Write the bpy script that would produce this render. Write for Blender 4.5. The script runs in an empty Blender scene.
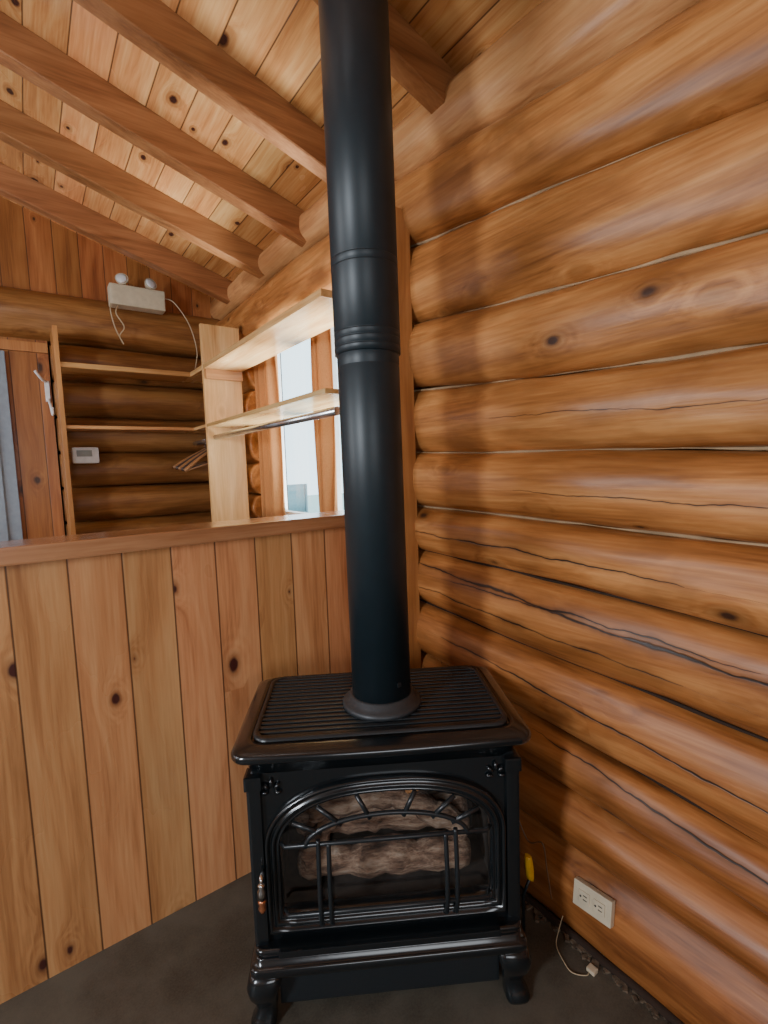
import bpy, bmesh, math, random
from mathutils import Vector, Matrix, noise
random.seed(7)
SC = bpy.context.scene
COL = SC.collection

# ---------------------------------------------------------------- node helpers
class G:
    def __init__(s, name):
        s.mat = bpy.data.materials.new(name); s.mat.use_nodes = True
        s.nt = s.mat.node_tree; s.nt.nodes.clear()
        s.out = s.nt.nodes.new('ShaderNodeOutputMaterial')
    def n(s, t, **p):
        nd = s.nt.nodes.new(t)
        for k, v in p.items(): setattr(nd, k, v)
        return nd
    def put(s, sock, v):
        if isinstance(v, bpy.types.NodeSocket): s.nt.links.new(v, sock)
        elif v is not None: sock.default_value = v
    def m(s, op, a, b=None, c=None, clamp=False):
        nd = s.n('ShaderNodeMath', operation=op); nd.use_clamp = clamp
        s.put(nd.inputs[0], a); s.put(nd.inputs[1], b); s.put(nd.inputs[2], c)
        return nd.outputs[0]
    def mr(s, v, a, b, c, d):
        nd = s.n('ShaderNodeMapRange'); nd.clamp = True
        for i, x in enumerate((v, a, b, c, d)): s.put(nd.inputs[i], x)
        return nd.outputs[0]
    def mix(s, f, a, b, blend='MIX'):
        nd = s.n('ShaderNodeMix', data_type='RGBA', blend_type=blend)
        s.put(nd.inputs[0], f)
        s.put(nd.inputs[6], a if isinstance(a, bpy.types.NodeSocket) else (*a, 1))
        s.put(nd.inputs[7], b if isinstance(b, bpy.types.NodeSocket) else (*b, 1))
        return nd.outputs[2]
    def ramp(s, f, stops):
        nd = s.n('ShaderNodeValToRGB'); cr = nd.color_ramp
        while len(cr.elements) < len(stops): cr.elements.new(0.5)
        for e, (p, c) in zip(cr.elements, stops): e.position = p; e.color = (*c, 1)
        s.put(nd.inputs[0], f); return nd.outputs[0]
    def vec(s, x, y, z):
        nd = s.n('ShaderNodeCombineXYZ')
        s.put(nd.inputs[0], x); s.put(nd.inputs[1], y); s.put(nd.inputs[2], z)
        return nd.outputs[0]
    def noise(s, v, sc=1, det=3, ro=.5, dist=0):
        nd = s.n('ShaderNodeTexNoise')
        s.put(nd.inputs['Vector'], v); nd.inputs['Scale'].default_value = sc
        nd.inputs['Detail'].default_value = det; nd.inputs['Roughness'].default_value = ro
        nd.inputs['Distortion'].default_value = dist
        return nd.outputs[0]
    def bsdf(s, color, rough, metal=0, coat=0, bump=None, bstr=.2, bdist=.01, **kw):
        b = s.n('ShaderNodeBsdfPrincipled')
        s.put(b.inputs['Base Color'], color if isinstance(color, bpy.types.NodeSocket) else (*color, 1))
        s.put(b.inputs['Roughness'], rough); s.put(b.inputs['Metallic'], metal)
        s.put(b.inputs['Coat Weight'], coat); b.inputs['Coat Roughness'].default_value = .26
        for k, v in kw.items(): s.put(b.inputs[k.replace('_', ' ')], v)
        if bump is not None:
            bn = s.n('ShaderNodeBump'); bn.inputs['Strength'].default_value = bstr
            bn.inputs['Distance'].default_value = bdist
            s.put(bn.inputs['Height'], bump); s.nt.links.new(bn.outputs[0], b.inputs['Normal'])
        s.nt.links.new(b.outputs[0], s.out.inputs[0])
        return s.mat

def wood(name, cols, gax=1, plank=None, knot=5., kamt=.5, ksize=1., rough=.38, coat=.25,
         gs=1., var=.3, cracks=(), bstr=.12, blotch=.3, kcol=(.05, .018, .008), stain=None, low=None):
    g = G(name)
    tc = g.n('ShaderNodeTexCoord'); sp = g.n('ShaderNodeSeparateXYZ')
    g.nt.links.new(tc.outputs['Object'], sp.inputs[0])
    axes = [0, 1, 2]; axes.remove(gax)
    if plank: a_ax = plank[0]; axes.remove(a_ax); b_ax = axes[0]
    else: a_ax, b_ax = axes
    gg, a, b = sp.outputs[gax], sp.outputs[a_ax], sp.outputs[b_ax]
    fr = None
    if plank:
        t = g.m('DIVIDE', g.m('SUBTRACT', a, plank[2]), plank[1])
        idx = g.m('FLOOR', t); fr = g.m('SUBTRACT', t, idx)
        wn = g.n('ShaderNodeTexWhiteNoise', noise_dimensions='1D'); g.put(wn.inputs['W'], idx)
        r = wn.outputs['Value']
    else:
        oi = g.n('ShaderNodeObjectInfo'); r = oi.outputs['Random']
    g2 = g.m('MULTIPLY_ADD', r, 13.7, gg); a2 = g.m('MULTIPLY_ADD', r, 5.1, a)
    vo = g.n('ShaderNodeTexVoronoi', feature='F1', voronoi_dimensions='2D' if plank else '3D'); vo.inputs['Scale'].default_value = 1
    g.put(vo.inputs['Vector'], g.vec(g.m('MULTIPLY', g2, knot*.6), g.m('MULTIPLY', a2, knot), g.m('MULTIPLY', b, knot) if not plank else 0.))
    sc = g.n('ShaderNodeSeparateColor'); g.nt.links.new(vo.outputs['Color'], sc.inputs[0])
    sel = g.m('LESS_THAN', sc.outputs[0], kamt)
    wob = g.noise(g.vec(g.m('MULTIPLY', g2, 14), g.m('MULTIPLY', a2, 14), g.m('MULTIPLY', b, 14)), 1, 3)
    kd = g.m('ADD', vo.outputs['Distance'], g.m('SUBTRACT', 1., sel))
    kd = g.m('ADD', kd, g.m('MULTIPLY', g.m('SUBTRACT', wob, .5), .12))
    kd = g.m('DIVIDE', kd, g.mr(sc.outputs[1], 0, 1, .4, 1.4))
    warp = g.mr(kd, 0, .45, 1, 0); warp = g.m('MULTIPLY', warp, warp)
    lo = g.noise(g.vec(g.m('MULTIPLY', g2, 1.2), g.m('MULTIPLY', a2, 3), g.m('MULTIPLY', b, 3)), 1, 2)
    gv = g.vec(g.m('MULTIPLY', g2, 1.1*gs),
               g.m('ADD', g.m('MULTIPLY', a2, 16*gs), g.m('MULTIPLY_ADD', warp, 1.6, g.m('MULTIPLY', lo, 2.5))),
               g.m('MULTIPLY', b, 16*gs))
    n1 = g.noise(gv, 1, 5, .6, .4)
    n2 = g.noise(g.vec(g.m('MULTIPLY', g2, 5), g.m('MULTIPLY', a2, 120), g.m('MULTIPLY', b, 120)), 1, 2)
    v = g.m('ADD', g.m('MULTIPLY', n1, .74), g.m('MULTIPLY', n2, .26))
    rings = g.m('MULTIPLY', g.m('SINE', g.m('MULTIPLY', kd, 70)), g.m('MULTIPLY', warp, .08))
    v = g.m('ADD', v, rings)
    col = g.ramp(v, [(.32, cols[0]), (.48, cols[1]), (.66, cols[2])])
    bl = g.noise(g.vec(g.m('MULTIPLY', g2, 1.3), g.m('MULTIPLY', a2, 4), g.m('MULTIPLY', b, 4)), 1, 3)
    val = g.m('ADD', g.m('MULTIPLY', g.m('SUBTRACT', r, .5), var), g.m('MULTIPLY', g.m('SUBTRACT', bl, .5), blotch*2))
    val = g.m('ADD', val, 1.)
    hs = g.n('ShaderNodeHueSaturation'); g.put(hs.inputs['Color'], col); g.put(hs.inputs['Value'], val)
    g.put(hs.inputs['Hue'], g.m('ADD', .5, g.m('MULTIPLY', g.m('SUBTRACT', r, .5), -.012)))
    col = hs.outputs[0]
    if stain:
        sn = g.noise(g.vec(g.m('MULTIPLY', g2, 2.2), g.m('MULTIPLY', a2, 6), g.m('MULTIPLY', b, 7)), 1, 4, .55, .5)
        col = g.mix(g.mr(sn, .46, .64, 0, stain[1]), col, stain[0])
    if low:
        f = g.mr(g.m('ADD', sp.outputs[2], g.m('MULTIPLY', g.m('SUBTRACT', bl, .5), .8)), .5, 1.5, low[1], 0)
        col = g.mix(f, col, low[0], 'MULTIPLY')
    km = g.mr(kd, .045*ksize, .085*ksize, 1, 0)
    halo = g.mr(kd, .08*ksize, .19*ksize, .55, 0)
    col = g.mix(halo, col, tuple(min(1, c*.55) for c in cols[0]))
    col = g.mix(km, col, kcol)
    h = g.m('SUBTRACT', v, g.m('MULTIPLY', km, .2))
    for (y0, z0, y1, z1, w) in cracks:
        sl = (z1-z0)/(y1-y0)
        nz = g.noise(g.vec(g.m('MULTIPLY', gg, 3.2), z0*31, 0), 1, 4, .6)
        line = g.m('ADD', g.m('MULTIPLY_ADD', gg, sl, z0-sl*y0), g.m('MULTIPLY', g.m('SUBTRACT', nz, .5), .05))
        d = g.m('ABSOLUTE', g.m('SUBTRACT', sp.outputs[2], line))
        mid, hl = (y0+y1)/2, abs(y1-y0)/2
        tp = g.m('SUBTRACT', 1., g.m('DIVIDE', g.m('ABSOLUTE', g.m('SUBTRACT', gg, mid)), hl), clamp=True)
        wn_ = g.noise(g.vec(g.m('MULTIPLY', gg, 8), z0*11, 3), 1, 3, .6)
        ww = g.m('MULTIPLY', g.m('MULTIPLY', g.m('POWER', tp, .5), w), g.mr(wn_, .35, .65, .3, 1.3))
        q = g.m('DIVIDE', d, g.m('ADD', ww, .0002))
        mk_ = g.mr(q, .5, 1.3, .95, 0); hal = g.mr(q, .8, 5, .4, 0)
        col = g.mix(g.m('MULTIPLY', hal, g.m('GREATER_THAN', tp, 0.)), col, (.05, .02, .01))
        col = g.mix(mk_, col, (.012, .006, .004)); h = g.m('SUBTRACT', h, mk_)
    if fr is not None:
        dd = g.m('MULTIPLY', g.m('MINIMUM', fr, g.m('SUBTRACT', 1., fr)), plank[1])
        gm = g.mr(dd, .0010, .0036, 1, 0)
        col = g.mix(g.m('MULTIPLY', gm, .85), col, (.05, .018, .008)); h = g.m('SUBTRACT', h, g.m('MULTIPLY', gm, 1.5))
    ro = g.m('ADD', g.m('ADD', rough, g.m('MULTIPLY', g.m('SUBTRACT', bl, .5), .4)), .05)
    return g.bsdf(col, ro, coat=coat, bump=h, bstr=bstr*2, bdist=.006)

def plain(name, c, rough=.5, metal=0, coat=0, var=.08, nsc=30, bstr=.05, **kw):
    g = G(name); tc = g.n('ShaderNodeTexCoord')
    n = g.noise(tc.outputs['Object'], nsc, 3)
    f = g.mr(n, .3, .7, 0, 1)
    col = g.mix(f, tuple(x*(1-var) for x in c), tuple(min(1, x*(1+var)) for x in c))
    return g.bsdf(col, rough, metal, coat, bump=n, bstr=bstr, bdist=.003, **kw)

CR = ((1.5, 1.06, .0, .93, .0060), (1.35, .80, .1, .66, .0032), (1.5, 1.19, .5, 1.15, .003), (.95, .60, .1, .48, .0028),
      (1.3, 1.02, .35, .985, .0025), (1.1, 1.60, .3, 1.56, .0010), (1.0, 1.36, .1, 1.34, .0012), (1.5, .97, .5, .90, .0028))
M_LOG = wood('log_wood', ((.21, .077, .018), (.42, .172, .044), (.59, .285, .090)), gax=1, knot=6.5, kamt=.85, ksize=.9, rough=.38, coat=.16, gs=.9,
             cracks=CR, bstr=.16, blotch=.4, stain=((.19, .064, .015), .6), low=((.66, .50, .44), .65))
M_LOGP = wood('pale_log_wood', ((.32, .13, .045), (.54, .26, .095), (.68, .39, .16)), gax=1, knot=5, kamt=.8, ksize=.9, rough=.40, coat=.15, gs=.9, bstr=.16, blotch=.4, stain=((.25, .095, .028), .5))
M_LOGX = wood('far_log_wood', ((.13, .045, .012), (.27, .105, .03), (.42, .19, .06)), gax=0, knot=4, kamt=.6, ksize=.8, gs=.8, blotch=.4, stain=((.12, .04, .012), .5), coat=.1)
M_WAINS = wood('wainscot_pine', ((.41, .160, .060), (.60, .270, .108), (.72, .375, .165)), gax=2, plank=(0, .139, -1.243), knot=5.2, kamt=.42, ksize=.75, rough=.25, coat=.35, var=.22, kcol=(.07, .018, .014), blotch=.3, bstr=.08)
M_FARPL = wood('gable_pine', ((.22, .066, .018), (.38, .13, .037), (.50, .20, .062)), gax=2, plank=(0, .139, -1.2), knot=5.5, kamt=.4, var=.25)
M_CEIL = wood('ceiling_pine', ((.42, .150, .048), (.65, .285, .098), (.80, .44, .175)), gax=1, plank=(0, .135, .02), knot=6.5, kamt=.45, ksize=1.25, var=.55, rough=.20, coat=.6, kcol=(.04, .013, .010))
M_BEAM = wood('beam_wood', ((.18, .068, .023), (.32, .132, .046), (.44, .205, .077)), gax=0, knot=4, kamt=.5, var=.1)
M_SHELF = wood('shelf_pine', ((.50, .25, .085), (.70, .41, .16), (.82, .55, .25)), gax=1, knot=4, kamt=.4, var=.15, rough=.2, coat=.5)
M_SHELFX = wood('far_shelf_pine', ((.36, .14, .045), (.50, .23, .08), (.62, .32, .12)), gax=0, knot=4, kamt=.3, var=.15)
M_PANEL = wood('panel_pine', ((.50, .24, .08), (.70, .40, .15), (.82, .52, .23)), gax=2, knot=7, kamt=.9, var=.15, rough=.4)
M_PANELD = wood('corner_board_pine', ((.30, .10, .03), (.44, .17, .05), (.55, .24, .08)), gax=2, knot=5, kamt=.3, var=.1)
M_CAP = wood('cap_pine', ((.22, .090, .034), (.36, .17, .07), (.47, .25, .11)), gax=0, knot=4, kamt=.25, rough=.12, coat=1., bstr=.04)
M_PLAST = plain('painted_wall', (.55, .36, .2), .6)
M_CHINK = plain('chinking', (.36, .24, .13), .8, var=.35, nsc=9)
M_DARK = plain('dark_gap', (.03, .015, .008), .9)
M_IRON = plain('black_enamel', (.005, .008, .010), .15, 0, .7, nsc=60, bstr=.02)
M_IRONM = plain('black_cast_iron', (.014, .018, .021), .34, 0, .2, nsc=90, bstr=.12)
M_COLL = plain('grey_collar', (.045, .05, .055), .45, .2, nsc=60)
M_PIPE = plain('pipe_black_paint', (.010, .020, .026), .42, 0, .0, nsc=40, bstr=.02)
M_FIRE = plain('firebox_soot', (.05, .04, .034), .9, nsc=20, var=.5)
M_CHROME = plain('chrome', (.7, .7, .7), .15, 1)
M_COPPER = plain('copper_handle', (.65, .25, .12), .25, .8)
M_ROD = plain('chrome_rod', (.62, .64, .66), .25, .95)
M_LCD = plain('lcd', (.30, .32, .30), .3)
M_BEIGE = plain('beige_plastic', (.60, .53, .38), .45)
M_WHITE = plain('ivory_plastic', (.66, .56, .40), .4)
M_WHT2 = plain('white_plastic_clean', (.8, .8, .8), .35)
M_SLOT = plain('slot_dark', (.03, .03, .03), .6)
M_YEL = plain('yellow_plastic', (.85, .50, .02), .4)
M_WIRE = plain('brown_wire', (.16, .08, .035), .5)
M_WIREL = plain('pale_wire', (.5, .4, .25), .5)
M_DOOR = plain('door_grey_paint', (.26, .31, .36), .4)
M_FRAME = plain('window_frame_white', (.7, .7, .68), .4)
M_GROUND = plain('outdoor_concrete', (.40, .52, .48), .9, nsc=3)
M_HANG = plain('hanger_wood', (.30, .14, .055), .4)
M_HANGD = plain('hanger_dark', (.05, .03, .025), .4)
M_DECK = plain('outdoor_metal', (.22, .34, .38), .5)
M_DEB = plain('debris_brown', (.12, .085, .055), .9, var=.6, nsc=50)
M_EMB = plain('tan_ember_chunk', (.62, .28, .10), .8, var=.3)

g = G('ceramic_log_mat'); tc = g.n('ShaderNodeTexCoord')
mp = g.n('ShaderNodeMapping'); mp.inputs['Scale'].default_value = (5, 22, 22); g.nt.links.new(tc.outputs['Object'], mp.inputs[0])
n = g.noise(mp.outputs[0], 1.6, 6, .7)
M_CLOG = g.bsdf(g.ramp(n, [(.34, (.055, .033, .022)), (.46, (.25, .145, .095)), (.56, (.46, .31, .21)), (.70, (.64, .52, .41))]), .9, bump=n, bstr=.9, bdist=.03)
g = G('worn_floor'); tc = g.n('ShaderNodeTexCoord')
n = g.noise(tc.outputs['Object'], 180, 2, .7); n2 = g.noise(tc.outputs['Object'], 4, 6, .65)
c = g.mix(g.mr(n, .3, .7, 0, 1), (.052, .045, .034), (.092, .081, .062))
c = g.mix(g.mr(n2, .40, .62, 0, .75), c, (.135, .120, .092))
M_FLOOR = g.bsdf(c, g.mr(n2, .3, .7, .45, .7), bump=n, bstr=.2, bdist=.002)
g = G('curtain_fabric'); tc = g.n('ShaderNodeTexCoord')
n = g.noise(tc.outputs['Object'], 150, 2)
M_CURT = g.bsdf(g.mix(n, (.42, .165, .05), (.58, .26, .09)), .85, bump=n, bstr=.2, bdist=.002)
def glassmat(name, tint, refl, ro=.03):
    g = G(name)
    t = g.n('ShaderNodeBsdfTransparent'); t.inputs[0].default_value = (*tint, 1)
    gl = g.n('ShaderNodeBsdfGlossy'); gl.inputs['Roughness'].default_value = ro
    lw = g.n('ShaderNodeLayerWeight'); lw.inputs[0].default_value = .5
    f = g.m('MULTIPLY', g.m('POWER', lw.outputs['Facing'], 4.), .6)
    mx = g.n('ShaderNodeMixShader')
    g.put(mx.inputs[0], g.m('MULTIPLY', g.m('ADD', f, .05), refl))
    g.nt.links.new(t.outputs[0], mx.inputs[1]); g.nt.links.new(gl.outputs[0], mx.inputs[2])
    g.nt.links.new(mx.outputs[0], g.out.inputs[0]); return g.mat
M_GLASS = glassmat('window_glass', (.94, .98, 1.), 1)
M_SGLASS = glassmat('stove_glass', (.97, .97, .97), 2.2, .10)

# ---------------------------------------------------------------- mesh helpers
def boxm(bm, a, b, bev=0., mi=0, M=None):
    vs = [bm.verts.new((x, y, z)) for x in (a[0], b[0]) for y in (a[1], b[1]) for z in (a[2], b[2])]
    idx = [(0, 1, 3, 2), (4, 6, 7, 5), (0, 4, 5, 1), (2, 3, 7, 6), (0, 2, 6, 4), (1, 5, 7, 3)]
    fs = [bm.faces.new([vs[i] for i in f]) for f in idx]
    for f in fs: f.material_index = mi
    if bev > 0:
        es = list({e for f in fs for e in f.edges})
        r = bmesh.ops.bevel(bm, geom=es, offset=bev, segments=2, affect='EDGES', profile=.7, material=mi)
        vs = list({v for v in vs if v.is_valid} | set(r['verts']))
    if M is not None:
        for v in vs: v.co = M @ v.co
def rings(bm, loops, c0=True, c1=True, mi=0, closed=True):
    L = [[bm.verts.new(p) for p in lp] for lp in loops]
    n = len(L[0])
    for A, B in zip(L, L[1:]):
        for i in range(n if closed else n-1):
            j = (i+1) % n
            f = bm.faces.new((A[i], A[j], B[j], B[i])); f.material_index = mi; f.smooth = True
    if c0: f = bm.faces.new(L[0][::-1]); f.material_index = mi
    if c1: f = bm.faces.new(L[-1]); f.material_index = mi
def tube(bm, pts, r, seg=10, mi=0, closed=False):
    pts = [Vector(p) for p in pts]; loops = []
    n = len(pts); up = None
    for i, p in enumerate(pts):
        if closed: t = pts[(i+1) % n]-pts[i-1]
        else: t = pts[min(i+1, n-1)]-pts[max(i-1, 0)]
        t.normalize()
        if up is None:
            up = Vector((0, 0, 1)) if abs(t.z) < .9 else Vector((1, 0, 0))
        s = t.cross(up).normalized(); up = s.cross(t).normalized()
        rr = r[i] if isinstance(r, (list, tuple)) else r
        loops.append([p+s*(rr*math.cos(k*2*math.pi/seg))+up*(rr*math.sin(k*2*math.pi/seg)) for k in range(seg)])
    if closed: rings(bm, loops+[loops[0]], False, False, mi)
    else: rings(bm, loops, True, True, mi)
def lathe(bm, prof, c=(0, 0, 0), seg=48, mi=0, M=None):
    lp = []
    for r, z in prof:
        l = [Vector((c[0]+r*math.cos(k*2*math.pi/seg), c[1]+r*math.sin(k*2*math.pi/seg), c[2]+z)) for k in range(seg)]
        if M is not None: l = [M @ p for p in l]
        lp.append(l)
    rings(bm, lp, True, True, mi)
def smooth_path(pts, n=8):
    P = [Vector(p) for p in pts]; P = [P[0]*2-P[1]]+P+[P[-1]*2-P[-2]]; out = []
    for i in range(1, len(P)-2):
        for k in range(n):
            t = k/n; a, b, c, d = P[i-1:i+3]
            out.append(.5*((2*b)+(c-a)*t+(2*a-5*b+4*c-d)*t*t+(3*b-a-3*c+d)*t**3))
    out.append(P[-2]); return out
def mk(bm, name, mats, parent=None, label=None, cat=None, group=None, kind=None, shade=None, rn=True):
    if rn: bmesh.ops.recalc_face_normals(bm, faces=bm.faces)
    me = bpy.data.meshes.new(name); bm.to_mesh(me); bm.free()
    for m_ in (mats if isinstance(mats, (list, tuple)) else [mats]): me.materials.append(m_)
    ob = bpy.data.objects.new(name, me); COL.objects.link(ob)
    tag(ob, parent, label, cat, group, kind)
    return ob
def tag(ob, parent=None, label=None, cat=None, group=None, kind=None):
    if parent: ob.parent = parent
    if label: ob['label'] = label
    if cat: ob['category'] = cat
    if group: ob['group'] = group
    if kind: ob['kind'] = kind
def empty(name, loc, rz=0, **k):
    e = bpy.data.objects.new(name, None); e.location = loc; e.rotation_euler = (0, 0, rz)
    e.empty_display_size = .1; COL.objects.link(e); tag(e, **k); return e
def box(name, a, b, mat, bev=0., **k):
    bm = bmesh.new(); boxm(bm, a, b, bev); return mk(bm, name, mat, **k)

# ---------------------------------------------------------------- room shell
Y0 = 1.65; YF = 3.85; ZC = lambda x: 2.77-.31*(x+.12)
box('floor', (-4.2, -3.2, -.1), (.17, 4.2, 0), M_FLOOR, kind='structure', label='worn mottled grey-brown floor')

def log(bm, ax, s0, s1, zl, zh, c, r, seed, mi=0, step=.04, seg=44, ex=.85):
    n = max(2, int(abs(s1-s0)/step)); lp = []
    for i in range(n+1):
        s = s0+(s1-s0)*i/n
        a, b = zl(s), zh(s); zc = (a+b)/2; hz = (b-a)/2*1.01
        e = min(i, n-i); k = 1 if e > 1 else (.90 if e == 0 else .975)
        cc = c+.014*noise.noise(Vector((s*.9, seed*2.3, 4)))
        l = []
        for q in range(seg):
            th = q*2*math.pi/seg
            ce, se = math.cos(th), math.sin(th)
            w = 1+.10*noise.noise(Vector((s*1.6, ce*.9+seed*3.1, se*1.2)))+.04*noise.noise(Vector((s*4.5, ce*2.2+seed, se*2.2)))+.012*noise.noise(Vector((s*11, ce*6+seed, se*6)))
            ce = math.copysign(abs(ce)**ex, ce)
            o = cc-r*ce*w*k; z = zc+hz*se*min(w, 1.02)*k
            l.append(Vector((o, s, z)) if ax == 1 else Vector((s, o, z)))
        lp.append(l)
    rings(bm, lp, True, True, mi)
J = [(-.04, -.04), (.29, .25), (.49, .40), (.69, .565), (.89, .81), (1.12, 1.05), (1.285, 1.25), (1.505, 1.453), (1.76, 1.69), (2.0, 1.91), (2.32, 2.165), (2.58, 2.43), (2.77, 2.70), (2.94, 2.93)]
def jf(i):
    c, n_ = J[i]
    return lambda y: (c if y >= 1.6 else n_+(c-n_)*(max(y, -.1)-.35)/1.25)+.018*noise.noise(Vector((y*.9, i*3.7, 0)))
WY0, WY1 = 1.85, 3.20
bm = bmesh.new()
for i in range(len(J)-1):
    cx = .014+random.uniform(-.010, .010); r = .102
    if i == 10: r = .114
    if i == 11: cx = .040; r = .145
    if i == 12: cx = .11; r = .14
    if 5 <= i <= 9:
        log(bm, 1, -3.1, WY0, jf(i), jf(i+1), cx, r, i*7, ex=.72); log(bm, 1, WY1, 3.95, jf(i), jf(i+1), cx, r, i*7+3)
    else: log(bm, 1, -3.1, 3.95, jf(i), jf(i+1), cx, r, i*7, mi=3 if i == 11 else 0, ex=.72)
for i in range(1, 13):
    y1 = WY0 if 6 <= i <= 9 else 3.8
    N_ = int((y1+3)/.05)
    pts = [(-.024+.006*noise.noise(Vector((k*.3, i*5, 1))), -3+k*.05, jf(i)(-3+k*.05)+.003*noise.noise(Vector((k*.4, i*9, 7)))) for k in range(N_+1)]
    rad = [max(.0012, (.0044 if i > 5 else .004)*(1+1.2*noise.noise(Vector((k*.22, i*4, 2))))) for k in range(N_+1)]
    tube(bm, pts, rad, 8, 1 if i > 5 else 2)
boxm(bm, (.07, -3.1, -.1), (.17, WY0, 3.1), 0, 2); boxm(bm, (.07, WY1, -.1), (.17, 4.1, 3.1), 0, 2)
boxm(bm, (.07, WY0, -.1), (.17, WY1, 1.10), 0, 2); boxm(bm, (.07, WY0, 2.34), (.17, WY1, 3.1), 0, 2)
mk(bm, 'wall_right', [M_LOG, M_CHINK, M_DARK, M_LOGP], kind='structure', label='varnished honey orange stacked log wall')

# far wall
bm = bmesh.new()
FJ = [-.03, .22, .46, .69, .92, 1.15, 1.38, 1.61, 1.84, 2.07, 2.30]
for i in range(len(FJ)-1):
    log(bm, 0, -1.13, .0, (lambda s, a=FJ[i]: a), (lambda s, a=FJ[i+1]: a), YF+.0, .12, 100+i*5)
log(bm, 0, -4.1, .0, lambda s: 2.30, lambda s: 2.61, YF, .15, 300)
boxm(bm, (-4.2, YF+.06, -.1), (.17, YF+.25, 4.3), 0, 1)
boxm(bm, (-4.2, YF-.03, 2.45), (.1, YF+.08, 4.2), 0, 2)
boxm(bm, (-4.2, YF-.05, 0), (-1.14, YF+.08, 2.31), 0, 2)
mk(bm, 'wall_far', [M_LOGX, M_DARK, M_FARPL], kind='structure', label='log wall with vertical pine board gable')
box('wall_left', (-4.3, -3.2, -.1), (-4.1, 4.2, 4.3), M_PLAST, kind='structure', label='plain tan side wall')
box('wall_back', (-4.2, -3.3, -.1), (.17, -3.1, 4.3), M_PLAST, kind='structure', label='plain tan rear wall')
bm = bmesh.new()
P = []
for x in (-4.3, .4):
    for y in (-3.3, 4.2):
        for dz in (0, .12): P.append(bm.verts.new((x, y, ZC(x)+dz)))
for f in [(0, 1, 3, 2), (4, 6, 7, 5), (0, 4, 5, 1), (2, 3, 7, 6), (0, 2, 6, 4), (1, 5, 7, 3)]: bm.faces.new([P[i] for i in f])
mk(bm, 'ceiling', M_CEIL, kind='structure', label='sloping knotty pine plank ceiling')
sl = math.atan(.31)
for y in (-2.0, -1.45, -.9, -.35, .2, .75, 1.29, 1.85, 2.36, 2.89, 3.45):
    bm = bmesh.new()
    w = .036 if y < 1.5 else .038; d = .122 if y < 1.5 else .138; lp = []
    for x in (-4.08, -.03):
        zt = ZC(x)+.002; zb = zt-d/math.cos(sl)
        lp.append([Vector((x, y-w, zt)), Vector((x, y-w, zb)), Vector((x, y+w, zb)), Vector((x, y+w, zt))])
    L = [[bm.verts.new(p) for p in l] for l in lp]
    for i in range(4): bm.faces.new((L[0][i], L[0][(i+1) % 4], L[1][(i+1) % 4], L[1][i]))
    bm.faces.new(L[0]); bm.faces.new(L[1][::-1])
    bmesh.ops.bevel(bm, geom=[e for e in bm.edges], offset=.004, segments=1, affect='EDGES')
    mk(bm, 'ceiling_beam', M_BEAM, label='brown wooden rafter under the sloping plank ceiling', cat='ceiling beam', group='sloping ceiling rafters')

# half wall
box('wall_partition', (-3.0, Y0, 0), (-.06, Y0+.11, 1.222), M_WAINS, kind='structure', label='waist-high partition of vertical pine boards')
box('trim_1', (-3.0, Y0-.035, 1.222), (-.166, Y0+.15, 1.272), M_CAP, .006, kind='structure', label='varnished wooden cap of the partition')
box('trim_2', (-.165, Y0-.165, 0.001), (-.078, Y0-.001, 2.40), M_PANELD, .003, kind='structure', label='tall narrow corner board beside the log wall')

# closet shelving
XF = -.363; XB = -.118
S = empty('closet_shelving', (XF, 3.2, 0), label='L-shaped pine closet shelving behind the partition', cat='shelving')
def part(name, a, b, mat, bev=.003, **k):
    ob = box(name, a, b, mat, bev, parent=S, **k); ob.matrix_parent_inverse = Matrix.Translation((-XF, -3.2, 0)); return ob
part('divider_panel', (XF, 3.2, 0.001), (XB, 3.23, 2.38), M_PANEL)
part('end_panel', (-.30, Y0+.0, 1.273), (-.167, Y0+.025, 2.38), M_PANELD)
part('end_panel', (-1.125, 3.47, 0.001), (-1.10, 3.73, 2.33), M_PANELD)
for z, t_ in ((1.740, .020), (2.10, .030)):
    part('shelf', (XF, Y0+.026, z), (XB, 3.2, z+t_), M_SHELF)
    part('shelf', (XF, 3.231, z), (XB, 3.72, z+t_), M_SHELF)
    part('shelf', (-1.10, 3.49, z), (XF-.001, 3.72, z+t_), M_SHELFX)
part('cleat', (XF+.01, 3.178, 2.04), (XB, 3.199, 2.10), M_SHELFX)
bm = bmesh.new(); tube(bm, [(-.31, Y0+.026, 1.675), (-.31, 3.199, 1.675)], .017, 16)
mk(bm, 'closet_rod', M_ROD, label='grey metal closet rod under the lower shelf', cat='closet rod', group='closet rods')
bm = bmesh.new(); tube(bm, [(-.30, 3.231, 1.665), (-.30, 3.72, 1.665)], .016, 16)
mk(bm, 'closet_rod', M_ROD, label='short grey metal closet rod holding wooden hangers', cat='closet rod', group='closet rods')
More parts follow.
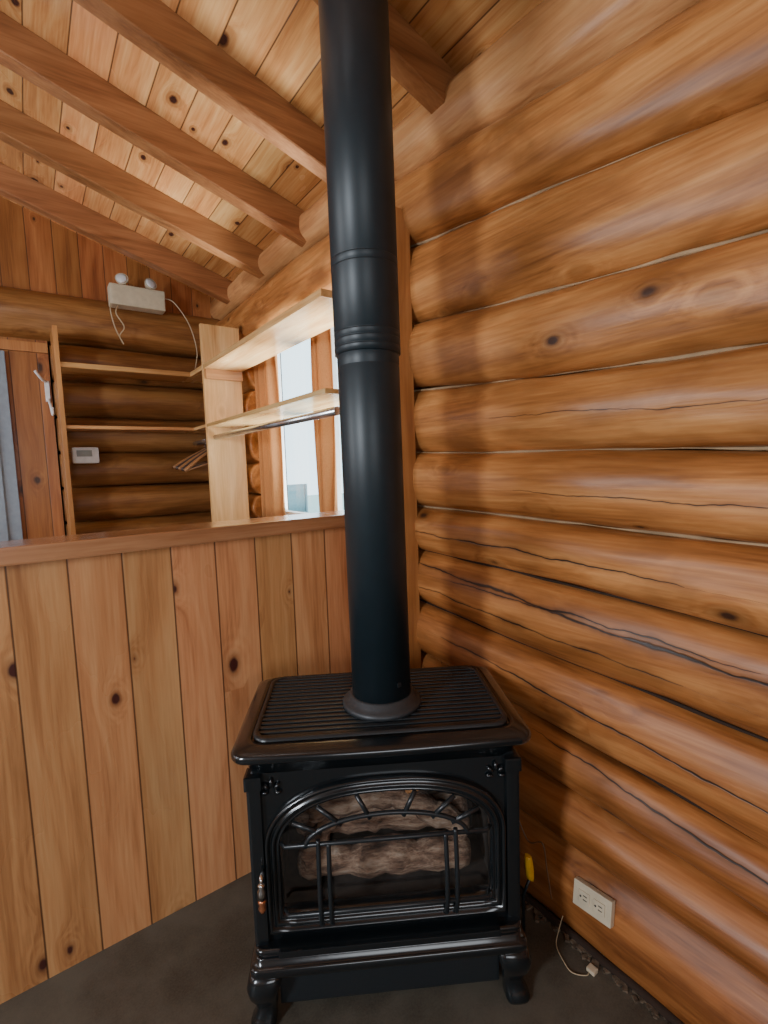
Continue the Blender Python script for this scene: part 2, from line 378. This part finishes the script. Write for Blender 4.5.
for k, (yy, an, mt, lb) in enumerate(((3.30, .0, M_HANG, 'brown wooden'), (3.345, .01, M_HANGD, 'dark wooden'), (3.39, -.01, M_HANG, 'brown wooden'), (3.435, .01, M_HANGD, 'dark wooden'), (3.48, .0, M_HANG, 'brown wooden'))):
    H = empty('clothes_hanger', (-.30, yy, 1.665), an, label=lb+' clothes hanger with metal hook on the closet rod', cat='hanger', group='hangers on the closet rod')
    H.rotation_euler = (0, -.16+.03*k, an)
    bm = bmesh.new()
    tube(bm, smooth_path([(-.22, 0, -.165), (-.13, 0, -.115), (-.03, 0, -.068), (0, 0, -.058), (.03, 0, -.068), (.10, 0, -.095), (.13, 0, -.11)]), .012, 8)
    tube(bm, [(-.205, 0, -.165), (.125, 0, -.12)], .005, 8)
    mk(bm, 'hanger_body', mt, parent=H)
    bm = bmesh.new()
    tube(bm, [(0, 0, -.06), (0, 0, -.03)]+[(-.0+.0195*math.sin(a), 0, -.001-.0195*math.cos(a)) for a in [i*.3 for i in range(0, 15)]], .0026, 6)
    mk(bm, 'hook', M_CHROME, parent=H)

# window
bm = bmesh.new()
xa, xb = .10, .15
z0, z1 = 1.13, 2.33
for (ya, yb, za, zb) in ((WY0, WY1, z0, z0+.04), (WY0, WY1, z1-.04, z1), (WY0, WY0+.04, z0, z1), (WY1-.03, WY1, z0, z1), (2.43, 2.46, z0, z1)):
    boxm(bm, (xa, ya, za), (xb, yb, zb), .003)
boxm(bm, (.07, WY0, z0), (.10, WY1, z0+.02), 0)
f = bm.faces.new([bm.verts.new(q) for q in ((.125, WY0+.02, z0+.02), (.125, WY1-.02, z0+.02), (.125, WY1-.02, z1-.02), (.125, WY0+.02, z1-.02))]); f.material_index = 1
mk(bm, 'window_1', [M_FRAME, M_GLASS], kind='structure', label='white framed window in the log wall')
for (ya, yb) in ((2.95, 3.19), (2.27, 2.43)):
    bm = bmesh.new(); L = []
    nn = 90; nf = (yb-ya)/.062
    for zi in range(17):
        z = 1.14+(2.325-1.14)*zi/16; row = []
        for i in range(nn+1):
            t = i/nn
            ph = t*math.pi*2*nf+.5*math.sin(z*3+ya)
            row.append(Vector((.005+.034*math.sin(ph)+.008*math.sin(ph*2.3+1), ya+(yb-ya)*t+.006*math.cos(ph), z)))
        L.append(row)
    V = [[bm.verts.new(p) for p in row] for row in L]
    for A, B in zip(V, V[1:]):
        for i in range(nn): bm.faces.new((A[i], A[i+1], B[i+1], B[i])).smooth = True
    o = mk(bm, 'curtain', M_CURT, label='orange-brown pleated curtain hanging at the window', cat='curtain', group='window curtains')
    sm = o.modifiers.new('th', 'SOLIDIFY'); sm.thickness = .003
box('ground', (.3, -2, -.5), (24, 30, -.3), M_GROUND, kind='structure', label='pale green-grey ground outside the window')
PC = empty('patio_chair', (1.75, 6.0, -.3), .4, label='blue-grey metal patio chair standing outside the window', cat='chair')
for s in (-.25, .25):
    for yy, h in ((-.22, .85), (.22, 1.55)):
        bm = bmesh.new(); tube(bm, [(s, yy, 0), (s, yy*1.0, h)], .02, 8); mk(bm, 'leg', M_DECK, parent=PC)
bm = bmesh.new(); boxm(bm, (-.27, -.25, .82), (.27, .25, .86), .01); mk(bm, 'seat', M_DECK, parent=PC)
bm = bmesh.new()
rings(bm, [[Vector((-.25+.5*i/10, .22+.03*math.sin(i/10*math.pi), zz)) for i in range(11)]+[Vector((.25-.5*i/10, .24+.03*math.sin(i/10*math.pi), zz)) for i in range(11)] for zz in (1.15, 1.3, 1.45, 1.55)])
mk(bm, 'backrest', M_DECK, parent=PC)

# door at far wall
bm = bmesh.new()
boxm(bm, (-2.30, YF-.085, 0), (-1.36, YF-.052, 2.22), .004, 0)
boxm(bm, (-2.22, YF-.10, .02), (-1.43, YF-.085, 2.14), .004, 1)
mk(bm, 'door_1', [M_DOOR, M_DOOR], kind='structure', label='grey painted door with metal frame')
box('trim_3', (-2.4, YF-.075, 2.23), (-1.14, YF-.051, 2.29), M_PANELD, .003, kind='structure', label='wooden header board over the door')

# emergency light
E = empty('emergency_light', (-.626, 3.66, 2.545), label='beige twin-head emergency light on the log ledge', cat='emergency light')
bm = bmesh.new(); boxm(bm, (-.165, -.05, 0), (.165, .05, .13), .012); mk(bm, 'housing', M_BEIGE, parent=E)
for sx in (-.085, .085):
    bm = bmesh.new()
    Mh = Matrix.Translation((sx, -.02, .170)) @ Matrix.Rotation(math.radians(70), 4, 'X') @ Matrix.Rotation(sx*3, 4, 'Y') @ Matrix.Scale(.84, 4)
    lathe(bm, [(.012, -.045), (.03, -.035), (.045, 0), (.047, .012)], seg=24, M=Mh, mi=0)
    lathe(bm, [(.041, .0121), (.030, .018), (.01, .021)], seg=24, M=Mh, mi=1)
    tube(bm, [(sx, -.005, .12), (sx, -.005, .15)], .01, 8)
    mk(bm, 'lamp_head', [M_BEIGE, M_WHT2], parent=E)
bm = bmesh.new()
tube(bm, smooth_path([(-.12, -.03, .0), (-.14, -.055, -.06), (-.10, -.06, -.14), (-.13, -.06, -.20), (-.11, -.06, -.25), (-.15, -.06, -.16), (-.17, -.055, -.05), (-.16, -.03, .02)]), .004, 6)
mk(bm, 'hanging_wire', M_WIREL, parent=E, label='pale looped loose wire')
bm = bmesh.new()
tube(bm, smooth_path([(.165, .0, .10), (.22, -.06, .06), (.30, -.09, -.08), (.34, -.09, -.25), (.34, -.02, -.36)]), .0035, 6)
mk(bm, 'power_cable', M_WIREL, parent=E)

# thermostat
T = empty('thermostat', (-.993, 3.725, 1.535), label='white rounded thermostat with a small screen on the log wall', cat='thermostat')
bm = bmesh.new(); boxm(bm, (-.075, -.04, 0), (.075, .01, .105), .018); mk(bm, 'housing', M_WHT2, parent=T)
bm = bmesh.new(); boxm(bm, (-.05, -.044, .045), (.035, -.039, .085), .001); mk(bm, 'display', M_LCD, parent=T, label='small grey display')
bm = bmesh.new()
boxm(bm, (-1.175, 3.775, 1.93), (-1.15, 3.80, 2.06), .004)
tube(bm, smooth_path([(-1.163, 3.785, 2.05), (-1.19, 3.72, 2.06), (-1.22, 3.69, 2.10)]), .008, 8)
tube(bm, smooth_path([(-1.163, 3.785, 1.95), (-1.155, 3.73, 1.90), (-1.15, 3.69, 1.84), (-1.15, 3.66, 1.88)]), .008, 8)
mk(bm, 'coat_hook', M_WHT2, label='white plastic coat hook on the vertical boards', cat='hook')

# ---------------------------------------------------------------- outlet, cords
O = empty('wall_outlet', (-.099, .720, .185), label='ivory electrical outlet plate on the lowest log', cat='outlet')
O.rotation_euler = (math.radians(-3), math.radians(12), 0)
bm = bmesh.new(); boxm(bm, (-.008, -.058, -.035), (.012, .058, .035), .003); mk(bm, 'cover_plate', M_WHITE, parent=O)
for s in (-.023, .023):
    bm = bmesh.new(); boxm(bm, (-.011, s-.017, -.016), (-.0075, s+.017, .016), .002)
    boxm(bm, (-.0115, s-.010, .004), (-.0109, s+.002, .0065), 0, 1); boxm(bm, (-.0115, s-.010, -.0065), (-.0109, s+.002, -.004), 0, 1)
    lathe(bm, [(.003, 0), (.003, .0006)], seg=10, mi=1, M=Matrix.Translation((-.0109, s+.010, 0)) @ Matrix.Rotation(-math.pi/2, 4, 'Y'))
    mk(bm, 'socket', [M_WHITE, M_SLOT], parent=O)
bm = bmesh.new()
tube(bm, smooth_path([(-.105, .815, .07), (-.125, .815, .035), (-.145, .81, .004), (-.17, .77, .004), (-.18, .735, .004), (-.155, .705, .004), (-.135, .71, .004)]), .0016, 6, 0)
boxm(bm, (-.142, .69, .001), (-.120, .715, .013), .004, 1)
mk(bm, 'power_cord', [M_WIREL, M_WHITE], label='thin pale cord with a small plug lying on the floor', cat='cord')
bm = bmesh.new()
tube(bm, smooth_path([(-.08, 1.0, .42), (-.115, .98, .33), (-.12, .93, .25), (-.115, .88, .27), (-.12, .86, .20), (-.125, .84, .12)]), .0025, 6, 0)
mk(bm, 'power_cord', M_WIRE, label='thin brown cord along the foot of the log wall', cat='cord')
bm = bmesh.new()
rd = random.Random(3)
for k in range(260):
    y = rd.uniform(-.2, 1.35); x = -.086-abs(rd.gauss(0, .016)); s = rd.uniform(.002, .008)
    M_ = Matrix.Translation((x, y, s*.5)) @ Matrix.Rotation(rd.uniform(0, 6), 4, 'Z')
    boxm(bm, (-s*rd.uniform(.5, 1.5), -s, -s*.5), (s, s*rd.uniform(.6, 2), s*.5), 0, 0, M_)
mk(bm, 'debris', M_DEB, kind='stuff', label='crumbs of bark and dirt along the foot of the log wall', cat='debris')
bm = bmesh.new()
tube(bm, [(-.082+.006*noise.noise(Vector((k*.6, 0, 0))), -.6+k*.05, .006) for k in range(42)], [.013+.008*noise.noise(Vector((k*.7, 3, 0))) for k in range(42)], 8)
mk(bm, 'gap_shade_right', M_DARK, kind='structure', label='dark strip standing in for the shaded gap under the logs')  # dark tube stands in for the shade of the gap at floor level
bm = bmesh.new()
rings(bm, [[Vector((-.178+wx_*math.cos(a)-.15*(z_-.2), .878+.010*math.sin(a), z_)) for a in [i*2*math.pi/14 for i in range(14)]] for wx_, z_ in ((.005, .185), (.012, .192), (.016, .21), (.015, .24), (.012, .262), (.006, .270))])
tube(bm, [(-.178, .878, .195), (-.183, .90, .12), (-.183, .90, .001)], .005, 8, 1)
mk(bm, 'gas_valve_key', [M_YEL, M_IRONM], label='small yellow plastic valve handle beside the stove', cat='valve')

# ---------------------------------------------------------------- stove
ROT = 32.0
ST = empty('heating_stove', (-.537, 1.134, 0), -math.radians(ROT), label='black enamelled cast iron stove with arched glass door', cat='stove')
def rr(hw, hd, z, rad=.04, n=6, yo=0, bow=0):
    out = []
    for (cx, cy, a0) in ((hw-rad, hd-rad, 0), (-hw+rad, hd-rad, 90), (-hw+rad, -hd+rad, 180), (hw-rad, -hd+rad, 270)):
        for k in range(n+1):
            a = math.radians(a0+90*k/n)
            out.append(Vector((cx+rad*math.cos(a), cy+rad*math.sin(a)+yo, z)))
    res = []
    for i, p in enumerate(out):
        res.append(p)
        q = out[(i+1) % len(out)]
        if (q-p).length > .1:
            for k in range(1, 8): res.append(p.lerp(q, k/8))
    for p in res:
        if p.y < yo: p.y -= bow*(1-(p.x/hw)**2)
        if p.y > yo+.1: p.y = min(p.y, yo+.205)
    return res
bm = bmesh.new()
rings(bm, [rr(.342, .185, .690), rr(.345, .188, .700), rr(.350, .194, .704), rr(.352, .196, .718), rr(.360, .206, .728, bow=.006), rr(.374, .220, .738, bow=.01), rr(.380, .226, .742, bow=.01),
           rr(.382, .228, .748, bow=.012), rr(.382, .228, .757, bow=.012), rr(.378, .224, .763, bow=.012), rr(.368, .214, .768, bow=.01), rr(.350, .204, .773, bow=.004), rr(.340, .194, .776), rr(.336, .190, .766)])
mk(bm, 'top_plate', M_IRON, parent=ST)
bm = bmesh.new()
for k in range(16):
    y = -.168+k*.0224
    boxm(bm, (-.322, y-.0065, .766), (.322, y+.0065, .779), .003)
rings(bm, [rr(.333, .187, .765), rr(.333, .187, .781), rr(.322, .176, .781), rr(.322, .176, .765)], False, False)
boxm(bm, (-.324, -.178, .760), (.324, .178, .767))
mk(bm, 'top_grille', M_IRONM, parent=ST, label='slatted black top grille')
def arch(hw, zb, zs, za, y, n=40):
    pts = [(-hw, zb), (-hw, zb+(zs-zb)*.33), (-hw, zb+(zs-zb)*.66)]
    for k in range(n+1):
        a = math.pi-math.pi*k/n
        c, s = math.cos(a), math.sin(a)
        x = hw*math.copysign(abs(c)**.80, c)
        pts.append((x, zs+(za-zs)*abs(s)**.92))
    pts += [(hw, zb+(zs-zb)*.66), (hw, zb+(zs-zb)*.33), (hw, zb)]
    pts += [(hw*(1-k/6), zb) for k in range(1, 12)]
    return [Vector((x, y, z)) for x, z in pts]
YFt = -.185
def rect_from(pts, hw, z0, z1, y):
    cz = (z0+z1)/2; out = []
    for p in pts:
        dx, dz = p.x, p.z-cz
        t = min(hw/abs(dx) if abs(dx) > 1e-6 else 1e9, ((z1-z0)/2)/abs(dz) if abs(dz) > 1e-6 else 1e9)
        out.append(Vector((dx*t, y, cz+dz*t)))
    return out
bm = bmesh.new()
A0 = arch(.290, .285, .49, .638, YFt)
rings(bm, [rect_from(A0, .340, .20, .70, YFt), A0], False, False)
boxm(bm, (-.340, YFt, .19), (-.315, .18, .70), .008); boxm(bm, (.315, YFt, .19), (.340, .18, .70), .008)
boxm(bm, (-.33, .15, .19), (.33, .18, .70), 0); boxm(bm, (-.33, YFt+.004, .665), (.33, .18, .70), 0); boxm(bm, (-.33, YFt+.004, .19), (.33, .18, .225), 0)
for s in (-1, 1):
    boxm(bm, (s*.332-.018, YFt-.014, .205), (s*.332+.018, YFt+.03, .690), .008)
    boxm(bm, (s*.332-.022, YFt-.02, .655), (s*.332+.022, YFt+.03, .692), .006)
    boxm(bm, (s*.340-.006, -.12, .26), (s*.340+.006, .12, .64), .005)
mk(bm, 'stove_body', M_IRON, parent=ST)
bm = bmesh.new()
boxm(bm, (-.30, .10, .24), (.30, .12, .66)); boxm(bm, (-.30, -.14, .255), (.30, .11, .275)); boxm(bm, (-.305, -.15, .25), (-.295, .11, .66)); boxm(bm, (.295, -.15, .25), (.305, .11, .66))
mk(bm, 'firebox', M_FIRE, parent=ST)
bm = bmesh.new()
prof = [(.312, .262, .495, .664, 0), (.312, .262, .495, .664, -.012), (.309, .265, .494, .660, -.018), (.304, .270, .493, .654, -.018), (.301, .273, .492, .651, -.008),
        (.298, .276, .491, .647, -.006), (.295, .280, .490, .643, -.014), (.290, .285, .489, .637, -.016), (.286, .290, .488, .633, -.010), (.283, .294, .487, .630, -.005), (.280, .297, .486, .627, -.009), (.277, .301, .485, .623, -.009), (.275, .303, .484, .621, .03)]
rings(bm, [arch(h, zb, zs, za, YFt+y) for h, zb, zs, za, y in prof], False, False)
door = mk(bm, 'door', M_IRON, parent=ST, label='arched glossy black door frame')
bm = bmesh.new()
pts = arch(.278, .300, .484, .624, YFt+.012); f = bm.faces.new([bm.verts.new(p) for p in pts])
mk(bm, 'glass', M_SGLASS, parent=door, label='arched glass pane')
bm = bmesh.new(); yb = YFt-.022
def bar(pts, r=.0055): tube(bm, pts, r, 8)
def iarc(hw, zs, za, a0=0, a1=180, n=28): return [(hw*math.cos(math.radians(a0+(a1-a0)*k/n)), yb, zs+(za-zs)*math.sin(math.radians(a0+(a1-a0)*k/n))) for k in range(n+1)]
bar([(-.270, YFt-.008, .505), (-.26, yb, .505), (.26, yb, .505), (.270, YFt-.008, .505)])
bar(iarc(.208, .500, .575), .006)
for a in (152, 128, 103, 77, 52, 28):
    ca, sa = math.cos(math.radians(a)), math.sin(math.radians(a))
    bar([(.188*ca, yb, .507+.058*sa), (.266*math.copysign(abs(ca)**.85, ca), yb+.006, .507+.120*sa)], .0062)
for s in (-1, 1):
    for x in (.150, .176):
        bar(smooth_path([(s*x, yb, .505 if x < .16 else .517), (s*x, yb-.010, .45), (s*x, yb-.014, .38), (s*x, yb-.008, .32), (s*x, yb+.006, .280)]), .0060)
bar([(-.268, YFt-.008, .322), (-.258, yb-.006, .322), (.258, yb-.006, .322), (.268, YFt-.008, .322)])
mk(bm, 'door_grille', M_IRONM, parent=door, label='black sunburst wire grille over the glass')
bm = bmesh.new()
tube(bm, [(-.318, YFt-.02, .445), (-.318, YFt-.045, .445), (-.318, YFt-.048, .43)], .005, 8)
lathe(bm, [(.004, 0), (.009, -.004), (.006, -.012), (.010, -.020), (.0105, -.040)], c=(-.318, YFt-.048, .435), seg=16)
lathe(bm, [(.009, -.040), (.0105, -.050), (.007, -.058), (.010, -.066), (.005, -.078)], c=(-.318, YFt-.048, .435), seg=16, mi=1)
mk(bm, 'door_handle', [M_CHROME, M_COPPER], parent=door, label='small chrome and copper turned handle')
bm = bmesh.new()
def rl(hw, hf, z): return rr(hw, (hf+.185)/2, z, .022, yo=(.185-hf)/2)
rings(bm, [rl(.332, .185, .128), rl(.345, .192, .130), rl(.347, .194, .140), rl(.352, .202, .143), rl(.360, .212, .150), rl(.366, .218, .160), rl(.366, .218, .176), rl(.362, .214, .180),
           rl(.354, .206, .182), rl(.354, .206, .196), rl(.350, .202, .199), rl(.342, .196, .201), rl(.342, .196, .214), rl(.348, .212, .217), rl(.350, .216, .221), rl(.350, .216, .230), rl(.346, .21, .233)])
boxm(bm, (-.285, YFt-.05, .228), (.285, YFt+.01, .246), .003)
mk(bm, 'base_ledge', M_IRON, parent=ST, label='stepped black ash lip and base')
bm = bmesh.new(); boxm(bm, (-.300, -.165, .022), (.300, .16, .135), .006); mk(bm, 'burner_base', M_IRONM, parent=ST)
def leg(cx, cy, sx, sy):
    bm = bmesh.new(); lp = []
    for z, h, o in ((.150, .042, 0), (.135, .046, .004), (.115, .045, .010), (.09, .038, .012), (.065, .030, .008), (.040, .026, .006), (.022, .029, .012), (.008, .034, .016), (0, .032, .016)):
        lp.append([Vector((cx+sx*o+h*math.copysign(abs(math.cos(a))**.6, math.cos(a)), cy+sy*o+h*math.copysign(abs(math.sin(a))**.6, math.sin(a)), z)) for a in [i*2*math.pi/20 for i in range(20)]])
    rings(bm, lp); mk(bm, 'leg', M_IRON, parent=ST)
for sx in (-1, 1): leg(sx*.325, -.165, sx, -1); leg(sx*.322, .130, sx, 1)
for s in (-1, 1):
    bm = bmesh.new()
    for (dx, dz, an, L_) in ((0, 0, 90, .030), (-.012, -.004, 130, .024), (.012, -.004, 50, .024), (-.016, -.014, 175, .018), (.016, -.014, 5, .018)):
        a = math.radians(an)
        p0 = Vector((s*.288+dx*.5, YFt-.002, .655+dz)); p1 = p0+Vector((math.cos(a)*L_, 0, math.sin(a)*L_*.8))
        tube(bm, [p0, p0.lerp(p1, .35)+Vector((0, -.004, 0)), p0.lerp(p1, .7)+Vector((0, -.004, 0)), p1], [.003, .006, .005, .0015], 8)
    mk(bm, 'leaf_ornament', M_IRON, parent=ST)
PX, PY = .008, -.025
bm = bmesh.new()
lathe(bm, [(.112, .779), (.113, .788), (.106, .794), (.094, .799), (.092, .812), (.086, .814)], c=(PX, PY, 0)); mk(bm, 'flue_collar', M_COLL, parent=ST, label='grey metal flue collar')
for (p0, p1, r) in (((-.245, -.05, .330), (.24, -.07, .338), .050), ((-.255, .02, .420), (.25, .01, .410), .056), ((-.215, -.04, .485), (.09, -.01, .505), .040), ((.24, -.06, .40), (.0, -.02, .52), .038), ((-.235, -.08, .35), (-.13, -.02, .47), .030), ((-.21, .05, .545), (.21, .04, .53), .048)):
    bm = bmesh.new(); p0, p1 = Vector(p0), Vector(p1); N_ = 20
    pts = [p0.lerp(p1, i/N_)+Vector((0, 0, .006*math.sin(i*.9+r*100))) for i in range(N_+1)]
    tube(bm, pts, [r*(.9+.3*noise.noise(Vector((i*.5, r*90, 0)))-(.12 if i in (0, N_) else 0)) for i in range(N_+1)], 18)
    mk(bm, 'ceramic_log', M_CLOG, parent=ST, label='charred ceramic log')
bm = bmesh.new(); bmesh.ops.create_icosphere(bm, subdivisions=3, radius=.026, matrix=Matrix.Translation((.085, -.06, .548)) @ Matrix.Diagonal((1.3, .8, .9, 1)))
for v in bm.verts: v.co += Vector((1, 1, 1))*.008*noise.noise(v.co*60)
mk(bm, 'ember_chunk', M_EMB, parent=ST, label='small tan-orange ember chunk')
# stove pipe (leans very slightly)
c34, s34 = math.cos(math.radians(ROT)), math.sin(math.radians(ROT))
wx = ST.location.x+PX*c34+PY*s34; wy = ST.location.y-PX*s34+PY*c34
SP = empty('stove_pipe', (wx, wy, .812), label='tall matte black flue pipe rising from the stove', cat='stove pipe')
SP.rotation_euler = (-.0065*math.sin(math.radians(36)), -.0065*math.cos(math.radians(36)), 0)
bm = bmesh.new(); z = lambda v: v-.812
lathe(bm, [(.0835, 0.0), (.0835, z(1.715)), (.0828, z(1.717)), (.0828, z(1.720)), (.0835, z(1.722)), (.0835, z(1.80))], seg=64)
mk(bm, 'lower_section', M_PIPE, parent=SP)
bm = bmesh.new()
prf = [(.0838, z(1.748)), (.0884, z(1.750))]
for zz in (1.765, 1.785, 1.803, 1.968, 1.988):
    prf += [(.0884, z(zz-.003)), (.0889, z(zz-.001)), (.0889, z(zz+.001)), (.0873, z(zz+.002)), (.0873, z(zz+.004)), (.0884, z(zz+.005))]
prf += [(.0884, z(2.87))]
lathe(bm, prf, seg=64)
mk(bm, 'upper_section', M_PIPE, parent=SP)
bm = bmesh.new()
boxm(bm, (-.006, -.0865, z(.852)), (.006, -.080, z(.864)), .001)
mk(bm, 'clip', M_IRONM, parent=SP)

# ---------------------------------------------------------------- lights
def area(name, loc, tgt, sx, sy, p, col):
    l = bpy.data.lights.new(name, 'AREA'); l.shape = 'RECTANGLE'; l.size = sx; l.size_y = sy; l.energy = p; l.color = col
    o = bpy.data.objects.new(name, l); o.location = loc
    o.rotation_euler = (Vector(tgt)-Vector(loc)).to_track_quat('-Z', 'Y').to_euler(); COL.objects.link(o)
area('window_light_side', (-3.9, .25, 1.75), (0, 1.3, 1.4), .40, .9, 78, (.84, .92, 1))
area('fill_light_far', (-3.9, 2.4, 1.75), (0, 2.6, 2.0), 1.2, 1.3, 48, (.88, .94, 1))  # fill lamp by the left wall, where no window is modelled
area('fill_light_rear', (-2.6, -2.9, 1.7), (-1.4, 2, 1.5), 1.8, 1.3, 42, (.88, .94, 1))  # added soft fill behind the camera, the rear wall has no window
area('closet_fill_light', (1.1, 2.5, .35), (-.5, 2.5, 2.2), 1.3, 1.1, 400, (.95, .98, 1))  # added lamp hidden outside below the sill, brightens shelf undersides and ceiling
w = bpy.data.worlds.new('sky'); SC.world = w; w.use_nodes = True
bg = w.node_tree.nodes['Background']; bg.inputs[0].default_value = (.70, .91, 1, 1); bg.inputs[1].default_value = 3.6

# ---------------------------------------------------------------- camera
yaw = math.radians(36); p = math.atan(45/490); th = .033
F = Vector((math.sin(yaw)*math.cos(p), math.cos(yaw)*math.cos(p), -math.sin(p)))
R = Vector((math.cos(yaw), -math.sin(yaw), 0)); U = R.cross(F)
R2 = R*math.cos(th)-U*math.sin(th); U2 = R*math.sin(th)+U*math.cos(th)
Mx = Matrix((R2, U2, -F)).transposed().to_4x4(); Mx.translation = (-1.32, 0, 1.45)
cam = bpy.data.cameras.new('camera'); co = bpy.data.objects.new('camera', cam); COL.objects.link(co)
cam.sensor_fit = 'HORIZONTAL'; cam.sensor_width = 36; cam.lens = 490/768*36; cam.clip_start = .02
co.matrix_world = Mx; SC.camera = co
